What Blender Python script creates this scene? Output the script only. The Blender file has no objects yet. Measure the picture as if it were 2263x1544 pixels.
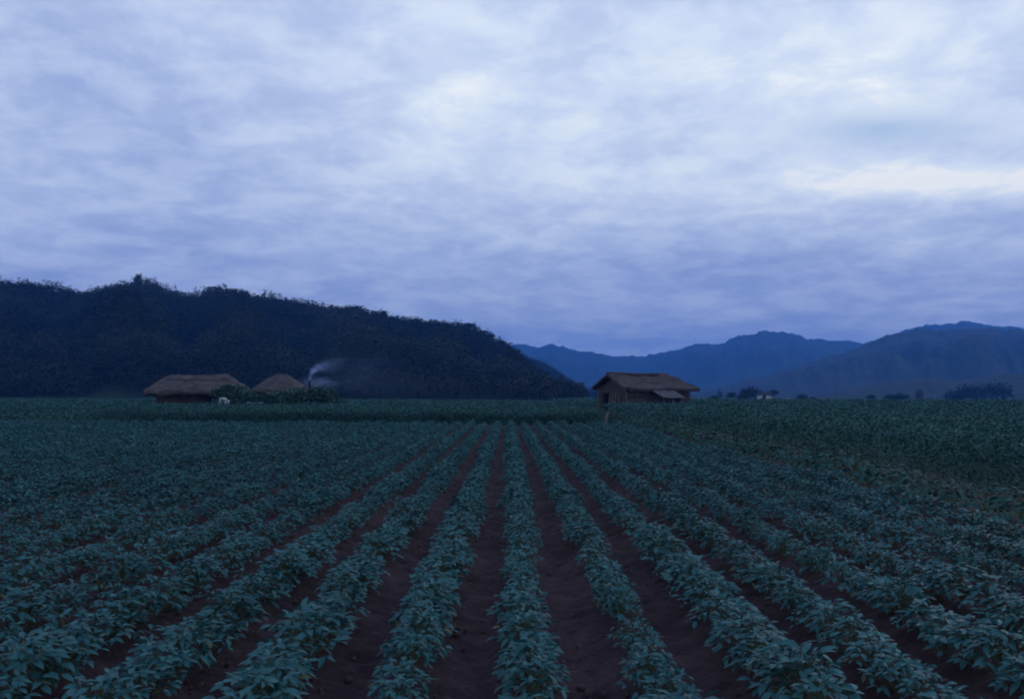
import bpy, bmesh, math, random
import numpy as np
from mathutils import Vector, Matrix

random.seed(7)
rng = np.random.default_rng(11)
scene = bpy.context.scene
COL = scene.collection
F = 2051.0                 # focal length in photograph pixels (a 35 mm lens on the slide)
CAMZ = 1.55
VPX = 1123.0               # where the crop rows run to
R = math.radians

def yh(x):                 # horizon of the slightly tilted photograph
    return 873.0 + 0.0038 * (x - 1131.0)
def at(x, y, Y):           # a point of the photograph at depth Y
    return Vector(((x - VPX) / F * Y, Y, CAMZ + (yh(x) - y) / F * Y))

# ------------------------------------------------------------------ helpers
def tag(o, label=None, cat=None, group=None, kind=None):
    if label: o['label'] = label
    if cat: o['category'] = cat
    if group: o['group'] = group
    if kind: o['kind'] = kind
    return o

def empty(name, loc=(0, 0, 0), rz=0.0):
    o = bpy.data.objects.new(name, None)
    COL.objects.link(o)
    o.location = loc
    o.rotation_euler = (0, 0, rz)
    o.empty_display_size = 0.2
    return o

def link(name, me, mat=None, parent=None, smooth=False):
    if mat and not me.materials:
        me.materials.append(mat)
    o = bpy.data.objects.new(name, me)
    COL.objects.link(o)
    if parent: o.parent = parent
    if smooth:
        me.polygons.foreach_set('use_smooth', np.ones(len(me.polygons), dtype=bool))
    return o

def np_mesh(name, V, T, k=3):
    V = np.ascontiguousarray(V, dtype=np.float32)
    T = np.ascontiguousarray(T, dtype=np.int32)
    me = bpy.data.meshes.new(name)
    me.vertices.add(len(V)); me.vertices.foreach_set('co', V.ravel())
    me.loops.add(T.size); me.loops.foreach_set('vertex_index', T.ravel())
    me.polygons.add(len(T))
    me.polygons.foreach_set('loop_start', np.arange(0, T.size, k, dtype=np.int32))
    me.update(calc_edges=True)
    return me

def bm_mesh(name, bm):
    bmesh.ops.recalc_face_normals(bm, faces=bm.faces)
    me = bpy.data.meshes.new(name); bm.to_mesh(me); bm.free()
    return me

def box(bm, lo, hi, M=None):
    c = [(x, y, z) for z in (lo[2], hi[2]) for y in (lo[1], hi[1]) for x in (lo[0], hi[0])]
    vs = [bm.verts.new(M @ Vector(p) if M else p) for p in c]
    for f in ((0, 2, 3, 1), (4, 5, 7, 6), (0, 1, 5, 4), (2, 6, 7, 3), (0, 4, 6, 2), (1, 3, 7, 5)):
        bm.faces.new([vs[i] for i in f])

def tube(bm, pts, radii, n=8, cap=True, wob=0.0):
    pts = [Vector(p) for p in pts]; rings = []
    for i, p in enumerate(pts):
        d = (pts[min(i + 1, len(pts) - 1)] - pts[max(i - 1, 0)]).normalized()
        u = d.orthogonal().normalized() if i == 0 else (u - d * u.dot(d)).normalized()
        w = d.cross(u)
        rings.append([bm.verts.new(p + (u * math.cos(a) + w * math.sin(a)) * radii[i] * (1 + random.uniform(-wob, wob)))
                      for a in [2 * math.pi * j / n for j in range(n)]])
    for a, b in zip(rings, rings[1:]):
        for j in range(n):
            bm.faces.new((a[j], a[(j + 1) % n], b[(j + 1) % n], b[j]))
    if cap:
        bm.faces.new(rings[0][::-1]); bm.faces.new(rings[-1])

def slab(bm, pts, th):     # a polygon given thickness along its normal (downwards)
    pts = [Vector(p) for p in pts]
    n = (pts[1] - pts[0]).cross(pts[2] - pts[0]).normalized()
    if n.z < 0: n = -n
    a = [bm.verts.new(p) for p in pts]; b = [bm.verts.new(p - n * th) for p in pts]
    bm.faces.new(a); bm.faces.new(b[::-1])
    for i in range(len(a)):
        j = (i + 1) % len(a)
        bm.faces.new((a[i], b[i], b[j], a[j]))

# value noise in numpy
_tab = rng.random((256, 256))
def vnoise(x, y):
    x = np.asarray(x, float); y = np.asarray(y, float)
    xi = np.floor(x).astype(int); yi = np.floor(y).astype(int)
    fx = x - xi; fy = y - yi
    fx = fx * fx * (3 - 2 * fx); fy = fy * fy * (3 - 2 * fy)
    g = lambda a, b: _tab[a & 255, b & 255]
    return (g(xi, yi) * (1 - fx) + g(xi + 1, yi) * fx) * (1 - fy) + (g(xi, yi + 1) * (1 - fx) + g(xi + 1, yi + 1) * fx) * fy
def fbm(x, y, o=4):
    s = 0; a = 0.5; t = 0
    for i in range(o):
        s = s + a * vnoise(x * 2 ** i + 17.3 * i, y * 2 ** i + 5.1 * i); t += a; a *= 0.5
    return s / t
def ridged(x, y, o=4):
    s = 0; a = 0.5; t = 0
    for i in range(o):
        s = s + a * (1 - np.abs(2 * vnoise(x * 2 ** i + 9.7 * i, y * 2 ** i + 3.3 * i) - 1)); t += a; a *= 0.5
    return s / t

# ------------------------------------------------------------------ materials
def newmat(name):
    m = bpy.data.materials.new(name); m.use_nodes = True
    nt = m.node_tree
    return m, nt, nt.nodes['Principled BSDF'], nt.nodes['Material Output']

def ramp_mat(name, cols, scale=3.0, rough=0.85, bump=0.0, bscale=None, stretch=(1, 1, 1), spec=0.3, detail=6.0, dist=0.02):
    m, nt, b, out = newmat(name)
    tc = nt.nodes.new('ShaderNodeTexCoord'); mp = nt.nodes.new('ShaderNodeMapping')
    mp.inputs['Scale'].default_value = stretch
    nt.links.new(tc.outputs['Object'], mp.inputs['Vector'])
    n = nt.nodes.new('ShaderNodeTexNoise'); n.inputs['Scale'].default_value = scale
    n.inputs['Detail'].default_value = detail; n.inputs['Roughness'].default_value = 0.62
    nt.links.new(mp.outputs[0], n.inputs['Vector'])
    r = nt.nodes.new('ShaderNodeValToRGB')
    el = r.color_ramp.elements
    for i, c in enumerate(cols):
        p = 0.3 + 0.4 * i / max(1, len(cols) - 1)
        if i < 2: e = el[i]; e.position = p
        else: e = el.new(p)
        e.color = (*c, 1)
    nt.links.new(n.outputs['Fac'], r.inputs['Fac'])
    nt.links.new(r.outputs['Color'], b.inputs['Base Color'])
    b.inputs['Roughness'].default_value = rough
    b.inputs['Specular IOR Level'].default_value = spec
    if bump:
        n2 = nt.nodes.new('ShaderNodeTexNoise'); n2.inputs['Scale'].default_value = bscale or scale * 4
        n2.inputs['Detail'].default_value = 5
        nt.links.new(mp.outputs[0], n2.inputs['Vector'])
        bp = nt.nodes.new('ShaderNodeBump'); bp.inputs['Strength'].default_value = bump
        bp.inputs['Distance'].default_value = dist
        nt.links.new(n2.outputs['Fac'], bp.inputs['Height'])
        nt.links.new(bp.outputs[0], b.inputs['Normal'])
    return m

def leaf_mat(name, dark, light, patch=0.35, rough=0.5, spec=0.4, transl=0.18, vary=0.55, sick=0.0, contrast=1.6):
    """leaf tone differs from leaf to leaf and, slowly, from patch to patch"""
    m, nt, b, out = newmat(name)
    g = nt.nodes.new('ShaderNodeNewGeometry')
    n = nt.nodes.new('ShaderNodeTexNoise'); n.inputs['Scale'].default_value = patch; n.inputs['Detail'].default_value = 3
    nt.links.new(g.outputs['Position'], n.inputs['Vector'])
    ma = nt.nodes.new('ShaderNodeMath'); ma.operation = 'MULTIPLY_ADD'; ma.inputs[1].default_value = vary; ma.inputs[2].default_value = -0.05
    nt.links.new(g.outputs['Random Per Island'], ma.inputs[0])
    ad = nt.nodes.new('ShaderNodeMath'); ad.operation = 'ADD'; ad.use_clamp = True
    m2 = nt.nodes.new('ShaderNodeMath'); m2.operation = 'MULTIPLY_ADD'; m2.inputs[1].default_value = contrast; m2.inputs[2].default_value = 0.25 - contrast / 2
    nt.links.new(n.outputs['Fac'], m2.inputs[0])
    nt.links.new(ma.outputs[0], ad.inputs[0]); nt.links.new(m2.outputs[0], ad.inputs[1])
    mx = nt.nodes.new('ShaderNodeMix'); mx.data_type = 'RGBA'
    mx.inputs['A'].default_value = (*dark, 1); mx.inputs['B'].default_value = (*light, 1)
    nt.links.new(ad.outputs[0], mx.inputs['Factor'])
    if sick:                                    # a few yellowed leaves
        gt = nt.nodes.new('ShaderNodeMath'); gt.operation = 'GREATER_THAN'; gt.inputs[1].default_value = 1 - sick
        nt.links.new(g.outputs['Random Per Island'], gt.inputs[0])
        m3 = nt.nodes.new('ShaderNodeMix'); m3.data_type = 'RGBA'; m3.inputs['B'].default_value = (0.085, 0.095, 0.045, 1)
        nt.links.new(mx.outputs['Result'], m3.inputs['A']); nt.links.new(gt.outputs[0], m3.inputs['Factor']); mx = m3
    nt.links.new(mx.outputs['Result'], b.inputs['Base Color'])
    b.inputs['Roughness'].default_value = rough; b.inputs['Specular IOR Level'].default_value = spec
    t = nt.nodes.new('ShaderNodeBsdfTranslucent'); nt.links.new(mx.outputs['Result'], t.inputs['Color'])
    ms = nt.nodes.new('ShaderNodeMixShader'); ms.inputs[0].default_value = transl
    nt.links.new(b.outputs[0], ms.inputs[1]); nt.links.new(t.outputs[0], ms.inputs[2])
    nt.links.new(ms.outputs[0], out.inputs['Surface'])
    return m

M = {}
M['bean_leaf'] = leaf_mat('bean_leaf', (0.019, 0.078, 0.076), (0.047, 0.166, 0.156), 0.8, 0.6, 0.25, sick=0.02)
M['broad_leaf'] = leaf_mat('broad_leaf', (0.014, 0.056, 0.048), (0.034, 0.115, 0.092), 1.0, 0.7, 0.12)
M['tall_leaf'] = leaf_mat('tall_leaf', (0.020, 0.068, 0.060), (0.044, 0.130, 0.104), 0.25, 0.65, 0.2)
M['weed_leaf'] = leaf_mat('weed_leaf', (0.016, 0.048, 0.038), (0.036, 0.084, 0.062), 0.5, 0.65, 0.2)
M['vine_leaf'] = leaf_mat('vine_leaf', (0.018, 0.058, 0.042), (0.055, 0.135, 0.090), 0.9, 0.6, 0.3)
M['forest_leaf'] = leaf_mat('forest_leaf', (0.011, 0.015, 0.014), (0.052, 0.062, 0.044), 0.02, 0.85, 0.1, 0.1, 0.15, 0.0, 3.0)
M['tree_leaf'] = leaf_mat('tree_leaf', (0.010, 0.020, 0.014), (0.024, 0.040, 0.024), 0.3, 0.8, 0.15, 0.1)
M['stem'] = ramp_mat('stem', [(0.05, 0.07, 0.03), (0.09, 0.10, 0.05)], 8)
M['bark'] = ramp_mat('bark', [(0.03, 0.022, 0.016), (0.07, 0.05, 0.035)], 3, bump=0.5, stretch=(1, 1, 0.3))
M['soil'] = ramp_mat('soil', [(0.026, 0.015, 0.018), (0.046, 0.026, 0.028), (0.074, 0.044, 0.044)], 5.5, 0.95, 0.9, 30, spec=0.1, dist=0.03)
M['clod'] = ramp_mat('clod', [(0.060, 0.038, 0.036), (0.11, 0.072, 0.064)], 9, 0.95, 0.5, 60, spec=0.1)
M['path'] = ramp_mat('path', [(0.050, 0.036, 0.030), (0.085, 0.060, 0.048)], 1.5, 0.95, 0.5, 12, spec=0.1)
M['ground'] = ramp_mat('ground', [(0.016, 0.030, 0.020), (0.030, 0.055, 0.032), (0.045, 0.070, 0.040)], 0.12, 0.95, 0.4, 3, spec=0.1)
M['hill'] = ramp_mat('hill', [(0.010, 0.016, 0.012), (0.022, 0.032, 0.020)], 0.03, 0.95, 0.6, 0.3, spec=0.05, dist=1.0)
M['mountain'] = ramp_mat('mountain', [(0.004, 0.009, 0.011), (0.014, 0.022, 0.022), (0.028, 0.039, 0.031)], 0.006, 0.95, 0.7, 0.03, spec=0.05, dist=8.0)
M['thatch'] = ramp_mat('thatch', [(0.045, 0.034, 0.032), (0.085, 0.068, 0.062), (0.130, 0.106, 0.096)], 1.7, 0.95, 0.9, 9, (1.0, 1.0, 2.2), 0.1, dist=0.06)
M['barn_thatch'] = ramp_mat('barn_thatch', [(0.048, 0.036, 0.033), (0.080, 0.060, 0.055), (0.120, 0.092, 0.084)], 1.3, 0.95, 0.8, 10, (0.5, 2.0, 2.0), 0.1, dist=0.05)
M['lean_roof'] = ramp_mat('lean_roof', [(0.060, 0.048, 0.052), (0.095, 0.078, 0.084)], 1.6, 0.8, 0.4, 9)
M['mud'] = ramp_mat('mud', [(0.055, 0.033, 0.028), (0.095, 0.060, 0.048)], 1.1, 0.95, 0.5, 8)
M['plank'] = ramp_mat('plank', [(0.035, 0.024, 0.022), (0.065, 0.045, 0.040), (0.085, 0.062, 0.055)], 2.2, 0.9, 0.6, 6, (7, 7, 0.35))
M['pole'] = ramp_mat('pole', [(0.09, 0.065, 0.055), (0.15, 0.11, 0.09)], 3, 0.9, 0.4, 8, (3, 3, 0.4))
M['darkwood'] = ramp_mat('darkwood', [(0.018, 0.013, 0.012), (0.035, 0.026, 0.022)], 3, 0.9)
M['rope'] = ramp_mat('rope', [(0.03, 0.022, 0.018), (0.05, 0.036, 0.03)], 9, 0.95)
M['white_cloth'] = ramp_mat('white_cloth', [(0.32, 0.31, 0.32), (0.44, 0.43, 0.43)], 6, 0.9, 0.3, 14)
M['whitewash'] = ramp_mat('whitewash', [(0.42, 0.41, 0.40), (0.55, 0.53, 0.52)], 1.2, 0.9)
M['skin'] = ramp_mat('skin', [(0.25, 0.14, 0.09), (0.32, 0.19, 0.13)], 8, 0.6)
M['hair'] = ramp_mat('hair', [(0.008, 0.007, 0.006), (0.018, 0.015, 0.013)], 20, 0.6)
M['stone'] = ramp_mat('stone', [(0.25, 0.22, 0.20), (0.38, 0.34, 0.31)], 12, 0.9, 0.4)
M['stake'] = ramp_mat('stake', [(0.15, 0.11, 0.10), (0.22, 0.165, 0.15)], 10, 0.9)

# ------------------------------------------------------------------ world, sun, camera
SUN_EL, SUN_AZ = R(24), R(38)          # azimuth to the right of the view, behind the bright cloud
def build_world():
    w = bpy.data.worlds.new('World'); scene.world = w; w.use_nodes = True
    nt = w.node_tree; N = nt.nodes; L = nt.links
    bg = N['Background']; bg.inputs['Strength'].default_value = 0.1
    def val(x): return x
    def math_(op, a, b=None, c=None, clamp=False):
        n = N.new('ShaderNodeMath'); n.operation = op; n.use_clamp = clamp
        for i, v in enumerate((a, b, c)):
            if v is None: continue
            if isinstance(v, (int, float)): n.inputs[i].default_value = v
            else: L.new(v, n.inputs[i])
        return n.outputs[0]
    sky = N.new('ShaderNodeTexSky'); sky.sky_type = 'NISHITA'; sky.sun_disc = False
    sky.sun_elevation = SUN_EL; sky.sun_rotation = SUN_AZ
    sky.air_density = 1.6; sky.dust_density = 1.0; sky.ozone_density = 3.0
    tc = N.new('ShaderNodeTexCoord'); sp = N.new('ShaderNodeSeparateXYZ'); L.new(tc.outputs['Generated'], sp.inputs[0])
    dx, dy, dz = sp.outputs
    el = math_('MAXIMUM', dz, 0.0)
    den = math_('ADD', el, 0.20)
    px, py = math_('DIVIDE', dx, den), math_('DIVIDE', dy, den)
    cb = N.new('ShaderNodeCombineXYZ'); L.new(px, cb.inputs[0]); L.new(py, cb.inputs[1])
    def noise(scale, detail, rough, off, dist=0.0, sx=1.0, sy=1.0):
        mp = N.new('ShaderNodeMapping'); mp.inputs['Location'].default_value = off
        mp.inputs['Scale'].default_value = (sx, sy, 1)
        L.new(cb.outputs[0], mp.inputs[0])
        n = N.new('ShaderNodeTexNoise'); n.inputs['Scale'].default_value = scale
        n.inputs['Detail'].default_value = detail; n.inputs['Roughness'].default_value = rough
        n.inputs['Distortion'].default_value = dist
        L.new(mp.outputs[0], n.inputs['Vector'])
        return n.outputs['Fac']
    n1 = noise(1.9, 5, 0.52, (3.1, 1.7, 0), 0.3)      # broad cloud sheets
    n2 = noise(6.0, 9, 0.62, (8.3, 2.2, 0), 0.3)      # lumps
    n3 = noise(0.7, 2, 0.5, (1.0, 6.0, 0))            # very broad
    # azimuth (tangent) and elevation (tangent) of the direction
    ydiv = math_('MAXIMUM', dy, 0.05)
    ta = math_('DIVIDE', dx, ydiv); te = math_('DIVIDE', dz, ydiv)
    def blob(ca, ce, wa, we, amp):
        a = math_('DIVIDE', math_('SUBTRACT', ta, ca), wa); e = math_('DIVIDE', math_('SUBTRACT', te, ce), we)
        q = math_('ADD', math_('MULTIPLY', a, a), math_('MULTIPLY', e, e))
        return math_('MULTIPLY', math_('EXPONENT', math_('MULTIPLY', q, -1.0)), amp)
    front = math_('MULTIPLY', math_('GREATER_THAN', dy, 0.05), 1.0)
    s = math_('MULTIPLY_ADD', n1, 0.95, -0.475)
    edge = N.new('ShaderNodeMapRange'); edge.interpolation_type = 'SMOOTHSTEP'
    edge.inputs['From Min'].default_value = 0.38; edge.inputs['From Max'].default_value = 0.64
    edge.inputs['To Min'].default_value = -0.09; edge.inputs['To Max'].default_value = 0.12
    L.new(n2, edge.inputs['Value'])
    s = math_('ADD', s, edge.outputs[0])
    s = math_('ADD', s, math_('MULTIPLY_ADD', n2, 0.35, -0.175))
    s = math_('ADD', s, math_('MULTIPLY_ADD', n3, 0.4, -0.2))
    # elevation: the sheet brightens upward from the horizon
    up = N.new('ShaderNodeMapRange'); up.interpolation_type = 'SMOOTHSTEP'
    up.inputs['From Min'].default_value = 0.02; up.inputs['From Max'].default_value = 0.34
    up.inputs['To Min'].default_value = 0.24; up.inputs['To Max'].default_value = 0.52
    L.new(dz, up.inputs['Value'])
    s = math_('ADD', s, up.outputs[0])
    right = N.new('ShaderNodeMapRange'); right.interpolation_type = 'SMOOTHSTEP'
    right.inputs['From Min'].default_value = -0.45; right.inputs['From Max'].default_value = 0.45
    right.inputs['To Min'].default_value = -0.06; right.inputs['To Max'].default_value = 0.09
    L.new(dx, right.inputs['Value'])
    s = math_('ADD', s, math_('MULTIPLY', right.outputs[0], math_('MULTIPLY', math_('MINIMUM', el, 0.25), 4.0)))
    bl = blob(0.18, 0.33, 0.42, 0.17, 0.19)            # thin bright cloud, upper right
    bl = math_('ADD', bl, blob(-0.04, 0.26, 0.18, 0.12, 0.08))
    bl = math_('ADD', bl, blob(0.50, 0.236, 0.20, 0.022, 0.78))   # the brightest bank
    bl = math_('ADD', bl, blob(0.16, 0.225, 0.22, 0.03, 0.10))
    bl = math_('ADD', bl, blob(0.18, 0.135, 0.20, 0.04, -0.20))
    bl = math_('ADD', bl, blob(-0.33, 0.20, 0.2, 0.03, -0.06))
    s = math_('ADD', s, math_('MULTIPLY', bl, front))
    cr = N.new('ShaderNodeValToRGB'); el_ = cr.color_ramp.elements
    stops = [(0.0, (0.255, 0.325, 0.525)), (0.22, (0.345, 0.415, 0.600)), (0.45, (0.440, 0.515, 0.670)),
             (0.66, (0.550, 0.620, 0.730)), (0.85, (0.650, 0.715, 0.765)), (1.0, (0.800, 0.815, 0.780))]
    for i, (p, c) in enumerate(stops):
        e = el_[i] if i < 2 else el_.new(p)
        e.position = p; e.color = (*c, 1)
    s = math_('ADD', math_('MULTIPLY', s, 0.84), math_('MULTIPLY_ADD', noise(17.0, 6, 0.62, (2.3, 7.7, 0), 0.2), 0.22, -0.10))
    L.new(s, cr.inputs['Fac'])
    sc = N.new('ShaderNodeVectorMath'); sc.operation = 'SCALE'; sc.inputs['Scale'].default_value = 10.0 * SKY_GAIN
    L.new(cr.outputs['Color'], sc.inputs[0])
    # unseen sky overhead, darkened and blued to dim and cool the ground light
    zen = N.new('ShaderNodeMapRange'); zen.interpolation_type = 'SMOOTHSTEP'
    zen.inputs['From Min'].default_value = 0.45; zen.inputs['From Max'].default_value = 0.8
    zen.inputs['To Min'].default_value = 1.0; zen.inputs['To Max'].default_value = 0.0
    L.new(dz, zen.inputs['Value'])
    zr_ = N.new('ShaderNodeMix'); zr_.data_type = 'RGBA'; zr_.inputs['A'].default_value = (*ZENITH, 1); zr_.inputs['B'].default_value = (1, 1, 1, 1)
    L.new(zen.outputs[0], zr_.inputs['Factor'])
    sc2 = N.new('ShaderNodeVectorMath'); sc2.operation = 'MULTIPLY'
    L.new(sc.outputs[0], sc2.inputs[0]); L.new(zr_.outputs['Result'], sc2.inputs[1])
    # clear blue gaps: one to the right above the bright bank
    gap = math_('MULTIPLY', blob(0.42, 0.290, 0.11, 0.020, 1.0), front)
    gap = math_('ADD', gap, math_('MULTIPLY_ADD', n2, 2.2, -1.15))
    gap = math_('MULTIPLY', math_('MAXIMUM', gap, 0.0), 0.75, clamp=True)
    gap = math_('MULTIPLY', gap, math_('MULTIPLY', blob(0.42, 0.290, 0.16, 0.035, 1.0), front), clamp=True)
    mix = N.new('ShaderNodeMix'); mix.data_type = 'RGBA'
    L.new(math_('ADD', gap, 0.04), mix.inputs['Factor']); L.new(sc2.outputs[0], mix.inputs['A'])
    blue = N.new('ShaderNodeMix'); blue.data_type = 'RGBA'; blue.inputs['Factor'].default_value = 0.7
    L.new(sky.outputs[0], blue.inputs['A']); blue.inputs['B'].default_value = (2.3, 4.6, 8.0, 1); L.new(blue.outputs['Result'], mix.inputs['B'])
    L.new(mix.outputs['Result'], bg.inputs['Color'])
    return w
SKY_GAIN, ZENITH = 1.42, (0.42, 0.56, 0.80)
build_world()

sd = bpy.data.lights.new('sun', 'SUN'); sd.energy = 0.5; sd.angle = R(25); sd.color = (0.72, 0.86, 1.0)
so = bpy.data.objects.new('sun', sd); COL.objects.link(so)
sdir = Vector((math.sin(SUN_AZ) * math.cos(SUN_EL), math.cos(SUN_AZ) * math.cos(SUN_EL), math.sin(SUN_EL)))
so.rotation_euler = sdir.to_track_quat('Z', 'Y').to_euler()
so.location = (30, 30, 60)

cd = bpy.data.cameras.new('camera'); cam = bpy.data.objects.new('camera', cd); COL.objects.link(cam)
cd.sensor_width = 36.0; cd.lens = 36.0 * F / 2263.0
cd.clip_start = 0.1; cd.clip_end = 20000
cam.location = (0, 0, CAMZ)
pitch = math.atan((873.0 - 772.0) / F); yaw = -(1131.5 - VPX) / F
cam.matrix_world = (Matrix.Translation((0, 0, CAMZ)) @ Matrix.Rotation(yaw, 4, 'Z') @ Matrix.Rotation(R(90) + pitch, 4, 'X')
                    @ Matrix.Rotation(0.0038, 4, 'Z'))
scene.camera = cam

vs = scene.view_settings
vs.view_transform = 'Standard'; vs.look = 'None'; vs.exposure = 0.0; vs.gamma = 1.0; vs.use_curve_mapping = False
scene.render.engine = 'CYCLES'
cy = scene.cycles
cy.use_denoising = True
cy.max_bounces = 6; cy.diffuse_bounces = 2; cy.glossy_bounces = 2; cy.transmission_bounces = 3; cy.volume_bounces = 1
cy.transparent_max_bounces = 6
cy.filter_width = 2.0
cy.volume_step_rate = 1.0; cy.volume_max_steps = 128

# ------------------------------------------------------------------ leaf-sized geometry
def leaflet_full():
    """an oval pointed leaf lying along +x, folded on its midrib and drooping: 8 vertices, 8 triangles"""
    V = np.array([(0, 0, 0), (.34, 0, .02), (.72, 0, -.02), (1.0, 0, -.12),
                  (.30, .19, .07), (.64, .17, .03), (.30, -.19, .07), (.64, -.17, .03)], float)
    T = np.array([(0, 1, 4), (1, 2, 5), (1, 5, 4), (2, 3, 5), (0, 6, 1), (1, 7, 2), (1, 6, 7), (2, 7, 3)])
    return V, T
def leaflet_lite():
    V = np.array([(0, 0, 0), (.45, .22, .07), (1.0, 0, -.08), (.45, -.22, .07)], float)
    return V, np.array([(0, 2, 1), (0, 3, 2)])

def scatter(template, P, size, yaw_, pitch_, roll_):
    """copies of a leaf at points P: returns stacked vertices and triangles"""
    V, T = template
    n = len(P)
    cy_, sy_ = np.cos(yaw_), np.sin(yaw_); cp, sp_ = np.cos(pitch_), np.sin(pitch_); cr_, sr = np.cos(roll_), np.sin(roll_)
    # rotation: roll about x, pitch about y (positive lifts the tip), yaw about z
    v = np.broadcast_to(V[None], (n, len(V), 3)) * np.asarray(size).reshape(-1, 1, 1)
    x, y, z = v[..., 0], v[..., 1], v[..., 2]
    y, z = y * cr_[:, None] - z * sr[:, None], y * sr[:, None] + z * cr_[:, None]
    x, z = x * cp[:, None] - z * sp_[:, None], x * sp_[:, None] + z * cp[:, None]
    x, y = x * cy_[:, None] - y * sy_[:, None], x * sy_[:, None] + y * cy_[:, None]
    out = np.stack([x, y, z], -1) + np.asarray(P)[:, None, :]
    tri = (T[None] + (np.arange(n) * len(V))[:, None, None])
    return out.reshape(-1, 3), tri.reshape(-1, 3)

def bean_plant(n_leaf, leaf, template, r=0.155, h=0.245):
    """trifoliate leaves on petioles round a low bush"""
    P, S, A, B, C = [], [], [], [], []
    stems = []
    for i in range(n_leaf):
        t = (i + 0.5) / n_leaf
        th = i * 2.39996 + rng.normal(0, 0.3)
        q = math.sqrt(t)                                   # 0 at the top centre, 1 at the rim
        rad = r * q * rng.uniform(0.75, 1.1)
        z = h * (1 - 0.55 * q ** 2.2) * rng.uniform(0.82, 1.1)
        c = np.array((rad * math.cos(th), rad * math.sin(th), z))
        stems.append(c)
        lean = rng.uniform(0.05, 0.5) - 0.5 * q
        for k in (-1, 0, 1):
            P.append(c + np.array((rng.normal(0, .006), rng.normal(0, .006), rng.normal(0, .006))))
            S.append(leaf * rng.uniform(0.75, 1.2)); A.append(th + k * 1.15 + rng.normal(0, .2))
            B.append(lean + rng.normal(0, 0.22) - 0.05 * abs(k)); C.append(rng.normal(0, 0.3))
    V, T = scatter(template, np.array(P), np.array(S), np.array(A), np.array(B), np.array(C))
    return V, T, stems

def stem_mesh(stems, h):
    bm = bmesh.new()
    tube(bm, [(0, 0, -0.03), (0.005, 0.004, h * 0.5), (0, 0.008, h * 0.85)], [0.007, 0.005, 0.003], 5)
    for c in stems[::2]:
        b = Vector((0, 0, min(c[2] * 0.5, h * 0.6)))
        tube(bm, [b, b.lerp(Vector(c), 0.6) + Vector((0, 0, 0.015)), Vector(c)], [0.003, 0.0025, 0.0018], 4, False)
    return bm_mesh('stem', bm)

# ------------------------------------------------------------------ the near bean field
S_ROW = 0.592; X0 = 0.122
K_LO, K_HI = -48, 8
Y_END = 42.6
def row_x(k, Y):
    return X0 + S_ROW * k + 0.05 * (vnoise(Y * 0.22 + 31.7 * k, k * 7.7 + 0 * Y) - 0.5) + 0.03 * (vnoise(Y * 0.9 + 3.7 * k, k * 3.1 + 0 * Y) - 0.5)
def ridge_z(X):
    ph = (X - X0) / S_ROW
    return 0.075 * (0.5 + 0.5 * np.cos(2 * np.pi * ph))

# soil, ridged under the rows
def soil_grid(x0, x1, nx, y0, y1, ny, power):
    xs = np.linspace(x0, x1, nx); t = np.linspace(0, 1, ny); ys = y0 + (y1 - y0) * t ** power
    X, Y = np.meshgrid(xs, ys)
    Z = ridge_z(X) * (0.75 + 0.5 * fbm(X * 0.6, Y * 0.6, 2)) + 0.05 * (fbm(X * 3.1, Y * 3.1, 3) - 0.5) + 0.045 * (fbm(X * 13, Y * 13, 2) - 0.5) * 1.4 + 0.06
    edge = np.clip(np.minimum(np.minimum(X - x0, x1 - X), np.minimum(Y - y0 + 0.2, y1 - Y)) / 0.4, 0, 1)
    Z = Z * edge + 0.004
    i = np.arange(nx * ny).reshape(ny, nx)
    q = np.stack([i[:-1, :-1], i[:-1, 1:], i[1:, 1:], i[1:, :-1]], -1).reshape(-1, 4)
    return np.stack([X, Y, Z], -1).reshape(-1, 3), q
V, Q = soil_grid(-30.0, 6.3, 720, -3.0, 45.0, 620, 1.6)
o = link('soil', np_mesh('soil', V, Q, 4), M['soil'], smooth=True); tag(o, kind='structure')

plants = []
for k in range(K_LO, K_HI + 1):
    Y = 2.0 + rng.uniform(0, 0.3)
    while Y < Y_END + rng.uniform(-0.6, 0.3):
        x = float(row_x(k, Y))
        if abs(x) < 0.62 * Y + 4.0:
            vig = float(0.74 + 0.50 * vnoise(Y * 0.75 + 11.3 * k, k * 5.9)) * rng.uniform(0.88, 1.14)
            if rng.random() > 0.025:
                plants.append((k, x + rng.normal(0, .02), Y, vig, rng.uniform(0, 2 * math.pi)))
        Y += rng.uniform(0.22, 0.33)

def pix(x, y, z):
    d = y
    return VPX + F * x / d, 873 + F * (CAMZ - z) / d
cand = []
for i, p in enumerate(plants):
    u, v = pix(p[1], p[2], 0.3)
    if -40 < u < 2303 and v < 1560: cand.append((p[2], i))
cand.sort()
solo = set(i for _, i in cand[:300])

ORD = ['', 'first', 'second', 'third', 'fourth', 'fifth', 'sixth', 'seventh', 'eighth', 'ninth', 'tenth', 'eleventh', 'twelfth']
def row_phrase(k):
    if k == 0: return 'the straight middle row'
    return 'the %s row %s of the middle row' % (ORD[abs(k)], 'left' if k < 0 else 'right')

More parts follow.
